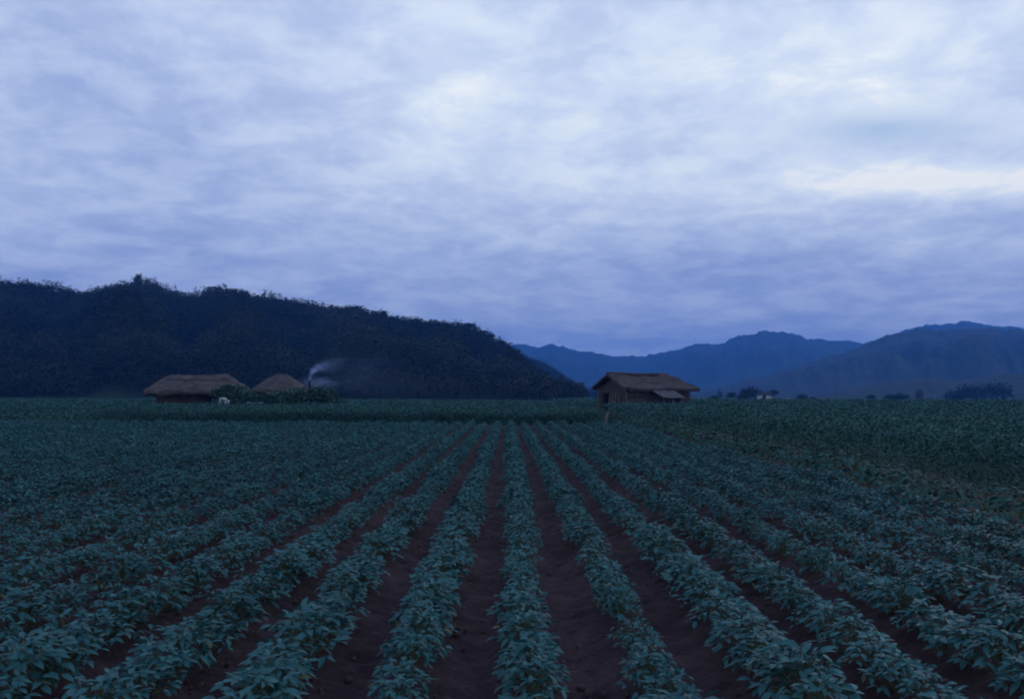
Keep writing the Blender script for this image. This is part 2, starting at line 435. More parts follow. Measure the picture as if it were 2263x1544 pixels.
protos = []
for i in range(14):
    h = 0.245
    V, T, st = bean_plant(38 + (i % 4) * 5, 0.063, leaflet_full())
    protos.append((np_mesh('bean_foliage', V, T), stem_mesh(st, h)))
    protos[-1][0].materials.append(M['bean_leaf']); protos[-1][1].materials.append(M['stem'])
per_row = {}
sources = {}
for _, i in cand[:300]:
    k, x, Y, vig, rz = plants[i]
    v = i % len(protos)
    if v not in sources:
        root = empty('bean_plant')
        link('foliage', protos[v][0], parent=root); link('stem', protos[v][1], parent=root)
        sources[v] = root
    else:
        root = sources[v].copy(); COL.objects.link(root)
        for ch in sources[v].children:
            c = ch.copy(); COL.objects.link(c); c.parent = root
    root.location = (x, Y, float(ridge_z(x)) + 0.03); root.rotation_euler = (rng.normal(0, .05), rng.normal(0, .05), rz)
    root.scale = (vig, vig, (0.45 + 0.55 * vig) * rng.uniform(0.82, 1.2))
    n = per_row[k] = per_row.get(k, 0) + 1
    if n <= 3: lab = '%s bean plant from the near end of %s' % (ORD[n], row_phrase(k))
    else: lab = 'bean plant past the third in %s' % row_phrase(k)
    tag(root, lab, 'bean plant', 'bean plants in the near part of the rows')

# the other plants of the rows, past the 300 nearest: one mass
Vs, Ts, nv = [], [], 0
mids = [bean_plant(32, 0.074, leaflet_lite()) for _ in range(6)]
fars = [bean_plant(22, 0.088, leaflet_lite()) for _ in range(6)]
for i, (k, x, Y, vig, rz) in enumerate(plants):
    if i in solo: continue
    V, T, _ = (mids if Y < 21 else fars)[i % 6]
    c, s = math.cos(rz), math.sin(rz)
    W = np.stack([V[:, 0] * c - V[:, 1] * s, V[:, 0] * s + V[:, 1] * c, V[:, 2]], -1) * vig + (x, Y, float(ridge_z(x)) + 0.03)
    Vs.append(W); Ts.append(T + nv); nv += len(V)
o = link('bean_rows', np_mesh('bean_rows', np.concatenate(Vs), np.concatenate(Ts)), M['bean_leaf'])
tag(o, 'long rows of low leafy bean crop running to the far end of the field', 'crop rows', kind='stuff')

# loose clods on the near soil
bm = bmesh.new(); bmesh.ops.create_icosphere(bm, subdivisions=1, radius=1.0)
CV = np.array([v.co[:] for v in bm.verts]); CT = np.array([[v.index for v in f.verts] for f in bm.faces]); bm.free()
n = 6500
Yc = 3.2 + 14 * rng.random(n) ** 1.7; Xc = rng.uniform(-1, 1, n) * (0.6 * Yc + .5); ok = Xc < 5.3; Xc, Yc = Xc[ok], Yc[ok]; n = len(Xc)
sz = 0.005 + 0.019 * rng.random(n) ** 3
W = CV[None] * (1 + 0.35 * (rng.random((n, len(CV), 1)) - .5)) * (sz[:, None] * rng.uniform(.7, 1.3, (n, 3)))[:, None, :]
W = W + np.stack([Xc, Yc, ridge_z(Xc) + 0.055 + 0.5 * sz], -1)[:, None, :]
o = link('clods', np_mesh('clods', W.reshape(-1, 3), (CT[None] + (np.arange(n) * len(CV))[:, None, None]).reshape(-1, 3)), M['clod'], smooth=True)
tag(o, 'loose crumbs of dark reddish earth lying in the furrows', 'clods', kind='stuff')

# pale pebbles in the furrows
for n, (u, v, r, lab) in enumerate([(797, 1333, .028, 'pale pebble in the furrow left of the first row left of middle'),
                         (600, 1308, .022, 'small pale pebble in the furrow beside the second row left of middle'),
                         (556, 1332, .018, 'tiny pale pebble among clods left of the second row left of middle'),
                         (775, 1370, .016, 'tiny grey pebble below the larger pale pebble in the furrow')]):
    Y = F * (CAMZ - 0.03) / (v - 873); x = (u - VPX) / F * Y
    bm = bmesh.new(); bmesh.ops.create_icosphere(bm, subdivisions=2, radius=r)
    for vv in bm.verts: vv.co = Vector((vv.co.x * 1.3, vv.co.y, vv.co.z * .7)) * random.uniform(.88, 1.1)
    o = link('pebble', bm_mesh('pebble', bm), M['stone'], smooth=True); o.location = (x, Y, float(ridge_z(x)) * 0.8 + 0.06)
    tag(o, lab, 'pebble', 'pebbles in the furrows')

# ------------------------------------------------------------------ the ground far and wide
me = bpy.data.meshes.new('ground')
GX, GY0, GY1 = 4200, -120, 5200
me.from_pydata([(-GX, GY0, 0), (GX, GY0, 0), (GX, GY1, 0), (-GX, GY1, 0)], [], [(0, 1, 2, 3)])
o = link('ground', me, M['ground']); tag(o, kind='structure')
# trodden path along the right of the bean rows
xs = np.linspace(-0.65, 0.65, 7); ys = np.linspace(-2, 92, 160)
X, Y = np.meshgrid(xs, ys); Xc = 7.75 + 0.35 * (fbm(Y * 0.08, Y * 0 + 3, 2) - 0.5)
Z = 0.010 + 0.02 * (fbm(X * 2 + 4, Y * 1.5, 2)) * (1 - np.abs(X) / 0.65)
i_ = np.arange(X.size).reshape(X.shape)
q = np.stack([i_[:-1, :-1], i_[:-1, 1:], i_[1:, 1:], i_[1:, :-1]], -1).reshape(-1, 4)
o = link('path', np_mesh('path', np.stack([X + Xc, Y, Z], -1).reshape(-1, 3), q, 4), M['path'], smooth=True); tag(o, kind='structure')

# ------------------------------------------------------------------ taller crops and weeds as masses of leaves
def leaf_field(name, mat, label, cat, bands, height, inside, top_bias=2.2, rows=None):
    """bands: (y0, y1, leaves per m2, leaf size); inside(x, y) keeps a leaf; plants gather in clumps"""
    Vs, Ts, nv = [], [], 0
    for (xa, xb, ya, yb, dens, size) in bands:
        n = int((xb - xa) * (yb - ya) * dens)
        x = rng.uniform(xa, xb, n); y = rng.uniform(ya, yb, n)
        if rows:
            kx = np.round(x / rows) * rows; x = kx + rng.normal(0, rows * 0.20, n)
        hh = height * (0.72 + 0.42 * fbm(x * 1.9, y * 1.9, 2) + 0.30 * (fbm(x * 0.22 + 9, y * 0.22, 2) - 0.5))
        keep = inside(x, y) & (np.abs(x) < 0.62 * y + 14)
        x, y, hh = x[keep], y[keep], hh[keep]; n = len(x)
        z = hh * (1 - rng.random(n) ** top_bias)
        V, T = scatter(leaflet_lite(), np.stack([x, y, z], -1), size * rng.uniform(.7, 1.3, n), rng.uniform(0, 2 * np.pi, n),
                       rng.normal(0.0, 0.45, n), rng.normal(0, 0.4, n))
        Vs.append(V); Ts.append(T + nv); nv += len(V)
    o = link(name, np_mesh(name, np.concatenate(Vs), np.concatenate(Ts)), mat)
    return tag(o, label, cat, kind='stuff')

def mid_in(x, y):
    right = 4.7 + 0.25 * (vnoise(y * 0.8, y * 0) - 0.5)
    front = 46.6 + 0.5 * (vnoise(x * 0.7, x * 0 + 5) - 0.5) + np.clip(-18 - x, 0, 9) * 1.2
    back = np.where(x > -15.0, 150.0, np.where(x > -36, 81.0, 84.0))
    return (x < right) & (x > -27.0 + 3 * (vnoise(y * 0.3, y * 0 + 2) - .5) - np.clip(y - 55, 0, 30) * 0.9) & (y > front) & (y < back)
leaf_field('tall_crop', M['tall_leaf'], 'dense taller green crop beyond the far ends of the bean rows', 'crop',
           [(-28, 5, 46, 52, 420, .13), (-40, 5, 52, 62, 110, .17), (-62, 5, 62, 85, 55, .22), (-16, 5, 85, 150, 26, .34)],
           0.73, mid_in, 2.1)
def right_in(x, y):
    return (x > 8.55 + 0.35 * (vnoise(y * 0.7, y * 0 + 8) - 0.5)) & ~((y > 86) & (y < 108) & (x > 6) & (x < 21)) & (y < 190)
leaf_field('tall_crop', M['tall_leaf'], 'broad field of taller green crop right of the path and in front of the barn', 'crop',
           [(8, 24, 5, 24, 330, .115), (8, 38, 24, 44, 130, .15), (8, 56, 44, 74, 52, .22), (8, 90, 74, 120, 24, .32), (8, 132, 120, 190, 10, .5)],
           0.88, right_in, 1.7)
leaf_field('weeds', M['weed_leaf'], 'low straggling weeds on the verge either side of the path', 'weeds',
           [(5.9, 8.5, 3, 30, 200, .075), (5.9, 8.5, 30, 92, 80, .12), (8.2, 8.7, 3, 60, 90, .08), (4.9, 7.2, 44, 92, 60, .14)],
           0.26, lambda x, y: fbm(x * 1.1, y * 0.6, 2) > 0.38, 1.2)
def left_in(x, y):
    return ((x < -23.5 + 3 * (vnoise(y * .3, y * 0 + 2) - .5) - np.clip(y - 55, 0, 30) * 0.9) | (y > 85)) & (y > 45) & (fbm(x * .5, y * .16, 3) > 0.33)
leaf_field('low_crop', M['tall_leaf'], 'low green crop on the flat ground left of and behind the thatched houses', 'crop',
           [(-60, -20, 45, 85, 48, .2), (-110, -16, 88, 190, 9, .5)], 0.50, left_in, 1.6)

# a row of larger broad-leaved plants along the right edge of the bean rows
def broad_plant():
    n = 46; P, S, A, B, C = [], [], [], [], []; st = []
    for i in range(n):
        q = math.sqrt((i + .5) / n); th = i * 2.4 + rng.normal(0, .3)
        c = np.array((0.30 * q * math.cos(th), 0.30 * q * math.sin(th), 0.55 * (1 - 0.5 * q * q) * rng.uniform(.75, 1.1)))
        P.append(c); st.append(c); S.append(rng.uniform(.085, .13)); A.append(th); B.append(rng.uniform(-.1, .3) - .6 * q); C.append(rng.normal(0, .3))
    V0, T0 = leaflet_full(); V0 = V0 * np.array((1, 1.75, 1.2))
    V, T = scatter((V0, T0), np.array(P), np.array(S), np.array(A), np.array(B), np.array(C))
    return V, T, st
bsrc = []
for i in range(4):
    V, T, st = broad_plant()
    root = empty('broadleaf_plant'); f_ = link('foliage', np_mesh('broad_foliage', V, T), M['broad_leaf'], root)
    link('stem', stem_mesh(st, 0.5), M['stem'], root); bsrc.append(root)
Y = 6.2; n = 0
while Y < 43:
    if n < 4: root = bsrc[n]
    else:
        root = bsrc[n % 4].copy(); COL.objects.link(root)
        for ch in bsrc[n % 4].children:
            c = ch.copy(); COL.objects.link(c); c.parent = root
    s = rng.uniform(0.8, 1.2)
    root.location = (5.62 + rng.normal(0, .09), Y, 0.02); root.rotation_euler = (0, 0, rng.uniform(0, 6.28)); root.scale = (s, s, s * rng.uniform(.85, 1.1))
    tag(root, 'broad-leaved green plant in the bushy row between the bean rows and the path', 'plant', 'broad-leaved plants edging the bean rows')
    Y += rng.uniform(.48, .8); n += 1

# ------------------------------------------------------------------ hills and mountains
def profile(pts):
    px_ = np.array([p[0] for p in pts], float); py_ = np.array([p[1] for p in pts], float)
    return lambda u: np.interp(u, px_, py_)
def terrain(name, pts, u0, u1, nu, ybase, yridge, yback, nv_, mat, spur, fu, drop=0.0, seed=0.0, rnoise=0.0):
    prof = profile(pts)
    u = np.linspace(u0, u1, nu); t = np.linspace(0, 1, nv_)
    U, T_ = np.meshgrid(u, t)
    a = (U - VPX) / F
    yb = ybase * (1 + 0.16 * (fbm(U / F * fu * 0.5 + seed, U * 0 + 2.2 + seed, 2) - 0.5))
    split = 0.62
    f = np.clip(T_ / split, 0, 1); g = np.clip((T_ - split) / (1 - split), 0, 1)
    Yd = yb + (yridge - yb) * f + (yback - yridge) * g
    yrow = prof(U)
    zr = np.maximum(CAMZ + (yh(U) - yrow) / F * yridge - drop, 0.5)
    rel = zr / max(1.0, float(zr.max()))
    sh = f ** 1.08 * (1 - 0.9 * g ** 1.3)
    n1 = ridged(U / F * fu + seed + 0.25 * T_, T_ * 1.3 + seed, 4) - 0.55
    n2 = fbm(U / F * fu * 3.5 + seed, T_ * 4.0 + seed, 4) - 0.5
    env = np.sin(np.pi * np.clip(f, 0, 1)) ** 1.9 * (1 - g) + 0.18 * np.sin(np.pi * g)
    Z = zr * sh + spur * rel * env * (n1 * 1.0 + n2 * 0.55) + rnoise * (fbm(U / F * 160 + seed, T_ * 7, 2) - .5) * f * (1 - g)
    Z = np.where(T_ <= 0, -0.6, Z)
    X = a * Yd
    i = np.arange(U.size).reshape(U.shape)
    q = np.stack([i[:-1, :-1], i[:-1, 1:], i[1:, 1:], i[1:, :-1]], -1).reshape(-1, 4)
    V = np.stack([X, Yd, Z], -1)
    o = link(name, np_mesh(name, V.reshape(-1, 3), q, 4), mat, smooth=True)
    tag(o, kind='structure')
    return V

HILL = [(-700, 700), (-500, 640), (-250, 610), (-80, 628), (0, 622), (80, 628), (130, 634), (180, 652), (240, 636), (300, 623), (340, 628), (370, 644), (420, 652), (480, 640),
        (530, 646), (580, 660), (640, 668), (700, 677), (760, 685), (800, 687), (850, 698), (900, 709), (960, 716), (1000, 719), (1040, 726),
        (1060, 738), (1090, 752), (1120, 768), (1145, 792), (1175, 820), (1210, 848), (1245, 872), (1275, 884)]
VH = terrain('hill', HILL, -700, 1275, 420, 235, 480, 640, 90, M['hill'], 36.0, 8.0, drop=2.6, seed=3.4)
SPUR = [(950, 870), (1040, 800), (1100, 780), (1150, 788), (1180, 796), (1205, 806), (1232, 822), (1262, 846), (1290, 865), (1318, 879), (1335, 882)]
VS2 = terrain('hill', SPUR, 950, 1335, 120, 640, 800, 950, 50, M['hill'], 14.0, 14.0, drop=2.6, seed=8.1)
FARM = [(600, 800), (900, 775), (1040, 770), (1110, 762), (1150, 761), (1185, 769), (1220, 758), (1250, 768), (1280, 776), (1320, 779), (1350, 787), (1400, 787), (1440, 784), (1500, 772),
        (1535, 761), (1600, 757), (1630, 743), (1680, 734), (1710, 731), (1750, 735), (1790, 749), (1830, 751), (1880, 752), (1910, 756), (1980, 738), (2050, 714), (2090, 718),
        (2140, 706), (2170, 712), (2200, 718), (2263, 722), (2400, 715), (2600, 745), (2900, 740)]
terrain('mountain', FARM, 600, 2900, 620, 1900, 3100, 3900, 90, M['mountain'], 120.0, 17.0, seed=1.9, rnoise=16)
RIGHT = [(1430, 876), (1520, 868), (1600, 850), (1700, 826), (1780, 803), (1850, 782), (1905, 762), (1940, 750), (1980, 736), (2030, 726), (2085, 730), (2130, 724), (2190, 724),
         (2263, 730), (2350, 722), (2500, 760), (2700, 745)]
terrain('mountain', RIGHT, 1430, 2700, 420, 1050, 1750, 2300, 80, M['mountain'], 80.0, 18.0, seed=5.2, rnoise=9)
FOOT = [(1780, 878), (1850, 862), (1920, 850), (1990, 838), (2060, 832), (2120, 838), (2190, 826), (2263, 822), (2400, 810), (2600, 830)]
terrain('hill', FOOT, 1780, 2600, 220, 700, 900, 1100, 50, M['mountain'], 18.0, 16.0, drop=1.0, seed=6.6, rnoise=3)

# the wood on the left hills: thousands of crowns that read as one mass
def crown_template(n, w=1.0, h=1.0):
    th = rng.uniform(0, 2 * np.pi, n); c = rng.uniform(-0.35, 1, n); s = np.sqrt(1 - np.clip(c, -1, 1) ** 2)
    r = rng.uniform(0.72, 1.0, n) * (0.8 + 0.35 * np.sin(3 * th + rng.uniform(0, 6)) * s)
    P = np.stack([r * s * np.cos(th) * w, r * s * np.sin(th) * w, r * c * h], -1)
    return scatter(leaflet_lite(), P, rng.uniform(.22, .46, n), th + rng.normal(0, .5, n), -(np.pi / 2) * (1 - c) * .55 + rng.normal(0, .3, n), rng.normal(0, .4, n))
crowns = [crown_template(96) for _ in range(7)]
def wood(name, V, n, label, smin, smax, nearest):
    nr, nc, _ = V.shape
    Vs, Ts, nv = [], [], 0
    # draw cells with a chance that follows their real area
    A = np.linalg.norm(np.cross(V[1:, :-1] - V[:-1, :-1], V[:-1, 1:] - V[:-1, :-1]), axis=-1)
    A[int(nr * 0.72):] *= 0.15; A[0] = 0
    X = V[:-1, :-1, 0]; Yv = V[:-1, :-1, 1]
    A[np.abs(X) > 0.66 * Yv + 40] *= 0.0
    p = (A / A.sum()).ravel()
    idx = rng.choice(len(p), n, p=p)
    ii, jj = idx // (nc - 1), idx % (nc - 1)
    fu_, fv = rng.random(n), rng.random(n)
    P = V[ii, jj] + (V[ii + 1, jj] - V[ii, jj]) * fv[:, None] + (V[ii, jj + 1] - V[ii, jj]) * fu_[:, None]
    for m_ in range(n):
        C, T = crowns[m_ % 7]
        s = rng.uniform(smin, smax) * (1.25 if rng.random() < 0.08 else 1); rz = rng.uniform(0, 6.28)
        c_, s_ = math.cos(rz), math.sin(rz)
        W = np.stack([(C[:, 0] * c_ - C[:, 1] * s_), (C[:, 0] * s_ + C[:, 1] * c_), C[:, 2] * rng.uniform(.8, 1.25)], -1) * s + P[m_] + (0, 0, s * 0.7)
        Vs.append(W); Ts.append(T + nv); nv += len(C)
    o = link(name, np_mesh(name, np.concatenate(Vs), np.concatenate(Ts)), M['forest_leaf'])
    tag(o, label, 'forest', kind='stuff')
wood('forest', VH, 8200, 'dark wood covering the long hill behind the thatched houses', 1.5, 3.9, 230)
wood('forest', VS2, 1800, 'bluish wooded spur sloping down behind the end of the long hill', 2.2, 3.4, 640)

# ------------------------------------------------------------------ trees one can tell apart
def make_tree(label, base, h, w, style, group, n=420, leaf=None):
    """style: round, poplar, lobed, flat"""
    root = empty('tree', base, rng.uniform(0, 6.28))
    tag(root, label, 'tree', group)
    bm = bmesh.new()
    th = h * {'round': .32, 'poplar': .3, 'lobed': .5, 'flat': .62}[style]
    tube(bm, [(0, 0, -0.4), (.02 * w, 0, th * .6), (.05 * w, .03 * w, th * 1.3), (.03 * w, .05 * w, h * .82)],
         [.045 * h, .034 * h, .024 * h, .008 * h], 7, wob=.1)
    lumps = []
    if style == 'poplar':
        for t in np.linspace(.22, .95, 8): lumps.append((rng.normal(0, .06 * w), rng.normal(0, .06 * w), h * t, w * .5 * math.sin(math.pi * min(.98, t * .8 + .16)) + .05 * w, h * .09))
    else:
        m = {'round': 11, 'lobed': 8, 'flat': 6}[style]
        for j in range(m):
            a = j * 2.4; q = math.sqrt((j + .3) / m)
            zc = {'round': .40 + .36 * (1 - q * q) + rng.uniform(-.12, .08), 'lobed': .6 + .28 * rng.random(), 'flat': .78 + .1 * rng.random()}[style]
            rr = w * {'round': .27, 'lobed': .24, 'flat': .2}[style] * rng.uniform(.75, 1.2)
            lumps.append((w * .34 * q * math.cos(a), w * .34 * q * math.sin(a), h * zc, rr, rr * (.85 if style != 'flat' else .5)))
    for L_ in lumps:
        if style != 'poplar':
            tube(bm, [(.03 * w, 0, th * .9), (L_[0] * .5, L_[1] * .5, (th + L_[2]) * .5), (L_[0], L_[1], L_[2])], [.02 * h, .013 * h, .005 * h], 5, False)
    link('trunk', bm_mesh('trunk', bm), M['bark'], root, True)
    P, TH = [], []
    wts = np.array([l[3] ** 2 for l in lumps]); wts = wts / wts.sum()
    for j in rng.choice(len(lumps), n, p=wts):
        x, y, z, r, rzz = lumps[j]
        d = rng.normal(0, 1, 3); d /= np.linalg.norm(d); d *= rng.uniform(.35, 1.05)
        P.append((x + d[0] * r, y + d[1] * r, z + d[2] * rzz)); TH.append(math.atan2(d[1], d[0]))
    sz = leaf or w * .12
    V, T = scatter(leaflet_lite(), np.array(P), sz * rng.uniform(.6, 1.3, n), np.array(TH) + rng.normal(0, .8, n), rng.normal(-.1, .6, n), rng.normal(0, .7, n))
    link('crown', np_mesh('crown', V, T), M['tree_leaf'], root)
    return root

def ridge_point(V, u):     # the ridge of a terrain grid at a photograph column
    j = int(np.argmin(np.abs(V[55, :, 0] / V[55, :, 1] * F + VPX - u))); i = int(np.argmax(V[:, j, 2] / V[:, j, 1]))
    return V[i, j]
g = 'trees standing out on the hill crest'
for u, hh, ww, st, lab in [(303, 5.6, 4.6, 'round', 'tall lone tree standing highest on the crest of the left hill'),
                           (1041, 3.6, 5.0, 'flat', 'flat-topped tree leaning out where the hill crest starts to drop'),
                           (1066, 3.4, 4.2, 'flat', 'small flat tree just below the leaning crest tree'),
                           (1080, 3.2, 3.6, 'lobed', 'small tree lowest of the three on the dropping crest'),
                           (846, 4.0, 4.2, 'round', 'round dark tree at the end of the bumpy middle of the crest'),
                           (790, 4.2, 4.4, 'round', 'round tree in the middle of the hill crest over the smoke')]:
    p = ridge_point(VH, u)
    make_tree(lab, (float(p[0]), float(p[1]) - 1.0, float(p[2]) - 0.5), hh + 2.7, ww * 1.1, st, g, 620, .8)

g = 'trees on the plain by the far farmhouse'
def far_tree(u, ytop, Yd, wpx, style, lab, n=800):
    top = at(u, ytop, Yd)
    make_tree(lab, (top.x, Yd, 0), top.z, wpx / F * Yd, style, g, n)
for u, yt, Yd, wp, st, lab in [
        (1657, 855, 400, 44, 'round', 'largest round dark tree beside the white farmhouse'),
        (1617, 865, 405, 24, 'round', 'small round tree just left of the largest round tree'),
        (1591, 860, 420, 13, 'poplar', 'thin pointed tree at the left end of the far tree group'),
        (1578, 876, 415, 22, 'round', 'low bushy tree below the thin pointed tree'),
        (1640, 872, 395, 26, 'round', 'low tree filling the gap before the largest round tree'),
        (1692, 868, 412, 34, 'round', 'broad low tree right behind the white farmhouse'),
        (1712, 860, 425, 20, 'lobed', 'taller ragged tree right of the white farmhouse'),
        (1772, 873, 430, 26, 'round', 'small lone tree on the plain right of the farmhouse trees'),
        (1797, 876, 440, 12, 'poplar', 'slim tree next to the small lone tree'),
        (1925, 873, 430, 22, 'round', 'small dark tree left of the low wide clump'),
        (1968, 875, 425, 30, 'round', 'low tree making the left half of the wide clump'),
        (1992, 872, 430, 34, 'round', 'low tree making the right half of the wide clump'),
        (2033, 858, 420, 18, 'poplar', 'tall narrow tree beside the low wide clump'),
        (2110, 868, 560, 50, 'round', 'broad tree at the left of the dark wood edge'),
        (2150, 854, 550, 60, 'round', 'biggest broad tree near the right edge of the plain'),
        (2205, 850, 555, 66, 'round', 'broad tree at the very right edge of the plain')]:
    far_tree(u, yt, Yd, wp, st, lab)

# ------------------------------------------------------------------ far white farmhouse
b = at(1689, 886, 385)
root = empty('farmhouse', (b.x, 385, 0), R(-6)); tag(root, 'tiny white-walled farmhouse among the dark trees on the far plain', 'house')
bm = bmesh.new()
for xa, xb in ((-2.6, -0.9), (0.5, 2.6)):
    box(bm, (xa, -1.6, 0), (xb, -1.45, 2.3))
box(bm, (-0.9, -1.6, 1.9), (0.5, -1.45, 2.3)); box(bm, (-2.6, -1.45, 0), (-2.45, 1.6, 2.3)); box(bm, (2.45, -1.45, 0), (2.6, 1.6, 2.3)); box(bm, (-2.45, 1.45, 0), (2.45, 1.6, 2.3))
link('wall', bm_mesh('wall', bm), M['whitewash'], root)
bm = bmesh.new(); box(bm, (-0.9, -1.5, 0), (0.5, -1.44, 1.9)); link('door', bm_mesh('door', bm), M['darkwood'], root)
bm = bmesh.new()
slab(bm, [(-3.2, -2.2, 2.1), (3.2, -2.2, 2.1), (2.2, 0, 3.3), (-2.2, 0, 3.3)], .18); slab(bm, [(3.2, 2.2, 2.1), (-3.2, 2.2, 2.1), (-2.2, 0, 3.3), (2.2, 0, 3.3)], .18)
slab(bm, [(-3.2, 2.2, 2.1), (-3.2, -2.2, 2.1), (-2.2, 0, 3.3)], .18); slab(bm, [(3.2, -2.2, 2.1), (3.2, 2.2, 2.1), (2.2, 0, 3.3)], .18)
link('roof', bm_mesh('roof', bm), M['darkwood'], root)

# ------------------------------------------------------------------ thatched houses
def thatch_roof(Lx, Ly, rl, z0, z1, name, parent, seed=0., bulge=.35, thick=.38):
    """a soft hipped thatch: a rounded eave ring lofted to a short ridge, with a thick shaggy edge"""
    n = 120; rows = 16
    ring = []
    for j in range(n):
        a = 2 * math.pi * j / n
        c, s = math.cos(a), math.sin(a); e = 0.55
        ring.append((Lx / 2 * math.copysign(abs(c) ** e, c), Ly / 2 * math.copysign(abs(s) ** e, s)))
    V = []
    for r_ in range(rows + 1):
        t = r_ / rows
        for j, (x, y) in enumerate(ring):
            rx = max(-rl / 2, min(rl / 2, x * .9)); f = t
            X = x + (rx - x) * f; Yy = y * (1 - f)
            nn = float(fbm(j * .23 + seed, t * 5 + seed, 3)) - .5
            z = z0 + (z1 - z0) * (f + bulge * f * (1 - f)) + .34 * nn * (1 - .5 * t) + .20 * (float(vnoise(X * .8 + seed, Yy * .6)) - .5)
            if r_ <= 1: z += .16 * (random.random() - .5)
            V.append((X, Yy, z))
    # lip and underside
    for k, (sc, dz) in enumerate(((1.0, -thick), (.80, -thick + .28))):
        for j, (x, y) in enumerate(ring):
            V.append((x * (sc - .02 * (k == 0)), y * (sc - .02 * (k == 0)), z0 + dz + .16 * (random.random() - .5) + .26 * (float(vnoise(j * .3 + seed, 2.)) - .5)))
    T = []
    for r_ in range(rows):
        for j in range(n):
            a, b2 = r_ * n + j, r_ * n + (j + 1) % n
            T.append((a, b2, b2 + n, a + n))
    lip = (rows + 1) * n
    for j in range(n):
        j2 = (j + 1) % n
        T.append((j, lip + j, lip + j2, j2)); T.append((lip + j, lip + n + j, lip + n + j2, lip + j2))
    me = np_mesh(name, np.array(V), np.array(T), 4)
    bm = bmesh.new(); bm.from_mesh(me); bmesh.ops.remove_doubles(bm, verts=bm.verts, dist=.002); bmesh.ops.recalc_face_normals(bm, faces=bm.faces); bm.to_mesh(me); bm.free()
    return link(name, me, M['thatch'], parent, True)

def room(bm, lx, ly, h, door=None, th=.16):
    """four walls; door = (x0, x1, height) left open in the front wall"""
    y = -ly / 2
    if door:
        box(bm, (-lx / 2, y, -.1), (door[0], y + th, h)); box(bm, (door[1], y, -.1), (lx / 2, y + th, h)); box(bm, (door[0], y, door[2]), (door[1], y + th, h))
    else: box(bm, (-lx / 2, y, -.1), (lx / 2, y + th, h))
    box(bm, (-lx / 2, ly / 2 - th, -.1), (lx / 2, ly / 2, h))
    box(bm, (-lx / 2, y + th, -.1), (-lx / 2 + th, ly / 2 - th, h)); box(bm, (lx / 2 - th, y + th, -.1), (lx / 2, ly / 2 - th, h))

YH = 85.0
c = at(424, 870, YH)
root = empty('thatched_house', (c.x, YH + 2.2, 0), R(3)); tag(root, 'long low mud-walled farmhouse with a sagging thatched roof and dark doorway', 'house')
bm = bmesh.new(); room(bm, 6.7, 3.6, 2.0, (1.15, 1.95, 1.7)); link('wall', bm_mesh('wall', bm), M['mud'], root)
bm = bmesh.new()
box(bm, (1.03, -1.90, 0), (1.15, -1.80, 1.8)); box(bm, (1.95, -1.90, 0), (2.07, -1.80, 1.8)); box(bm, (1.03, -1.90, 1.8), (2.07, -1.80, 1.92))
link('door_frame', bm_mesh('door_frame', bm), M['darkwood'], root)
for xx in (-3.1, -1.2, 0.6, 3.1):
    bm = bmesh.new(); tube(bm, [(xx, -2.15, -.1), (xx + .03, -2.15, 1), (xx, -2.1, 1.95)], [.075, .07, .065], 7); link('post', bm_mesh('post', bm), M['darkwood'], root)
thatch_roof(9.4, 6.0, 5.1, 1.80, 3.42, 'roof', root, 1.7, .26)
def rope(pts, root, zfun, r=.028):
    bm = bmesh.new(); tube(bm, [Vector((x, y, zfun(x, y))) for x, y in pts], [r] * len(pts), 5); link('rope', bm_mesh('rope', bm), M['rope'], root)
def roof_z(Lx, Ly, rl, z0, z1, bulge):
    def f(x, y):
        ty = 1 - abs(y) / (Ly / 2); tx = 1 - max(0, abs(x) - rl / 2) / ((Lx - rl) / 2)
        t = max(0, min(1, min(ty, tx))); return z0 + (z1 - z0) * (t + bulge * t * (1 - t)) + .05
    return f
rz_ = roof_z(8.9, 6.0, 5.0, 1.82, 3.42, .3)
rope([(-1.0 + .1 * i, -.1 - 1.6 * (1 - i / 24) ** 1.0) for i in range(0, 25)][::-1], root, rz_)
rope([(-2.6 + .24 * i, -1.25 - .012 * i * (i - 20) * -0.12) for i in range(25)], root, rz_)

YB = 93.0
c = at(612, 870, YB)
root = empty('thatched_house', (c.x, YB + 2.0, 0), R(-14)); tag(root, 'smaller pointed thatched house half hidden behind the leafy vine bank', 'house')
bm = bmesh.new(); room(bm, 3.6, 3.2, 2.05, (-.5, .3, 1.6)); link('wall', bm_mesh('wall', bm), M['mud'], root)
thatch_roof(5.5, 5.0, .9, 1.95, 3.72, 'roof', root, 5.3, .12)
for xx in (-1.9, 1.9):
    bm = bmesh.new(); tube(bm, [(xx, -1.9, -.1), (xx, -1.9, 1.95)], [.07, .06], 7); link('post', bm_mesh('post', bm), M['darkwood'], root)

# chimney and smoke
YC = 90.0
ct = at(685, 842, YC)
bm = bmesh.new(); tube(bm, [(0, 0, -.2), (.02, 0, 1.2), (0, .02, ct.z - .25), (0.01, .02, ct.z)], [.16, .13, .11, .125], 9, wob=.08)
o = link('chimney', bm_mesh('chimney', bm), M['darkwood']); o.location = (ct.x, YC, 0)
tag(o, 'thin dark smoking chimney standing behind the vine bank', 'chimney')

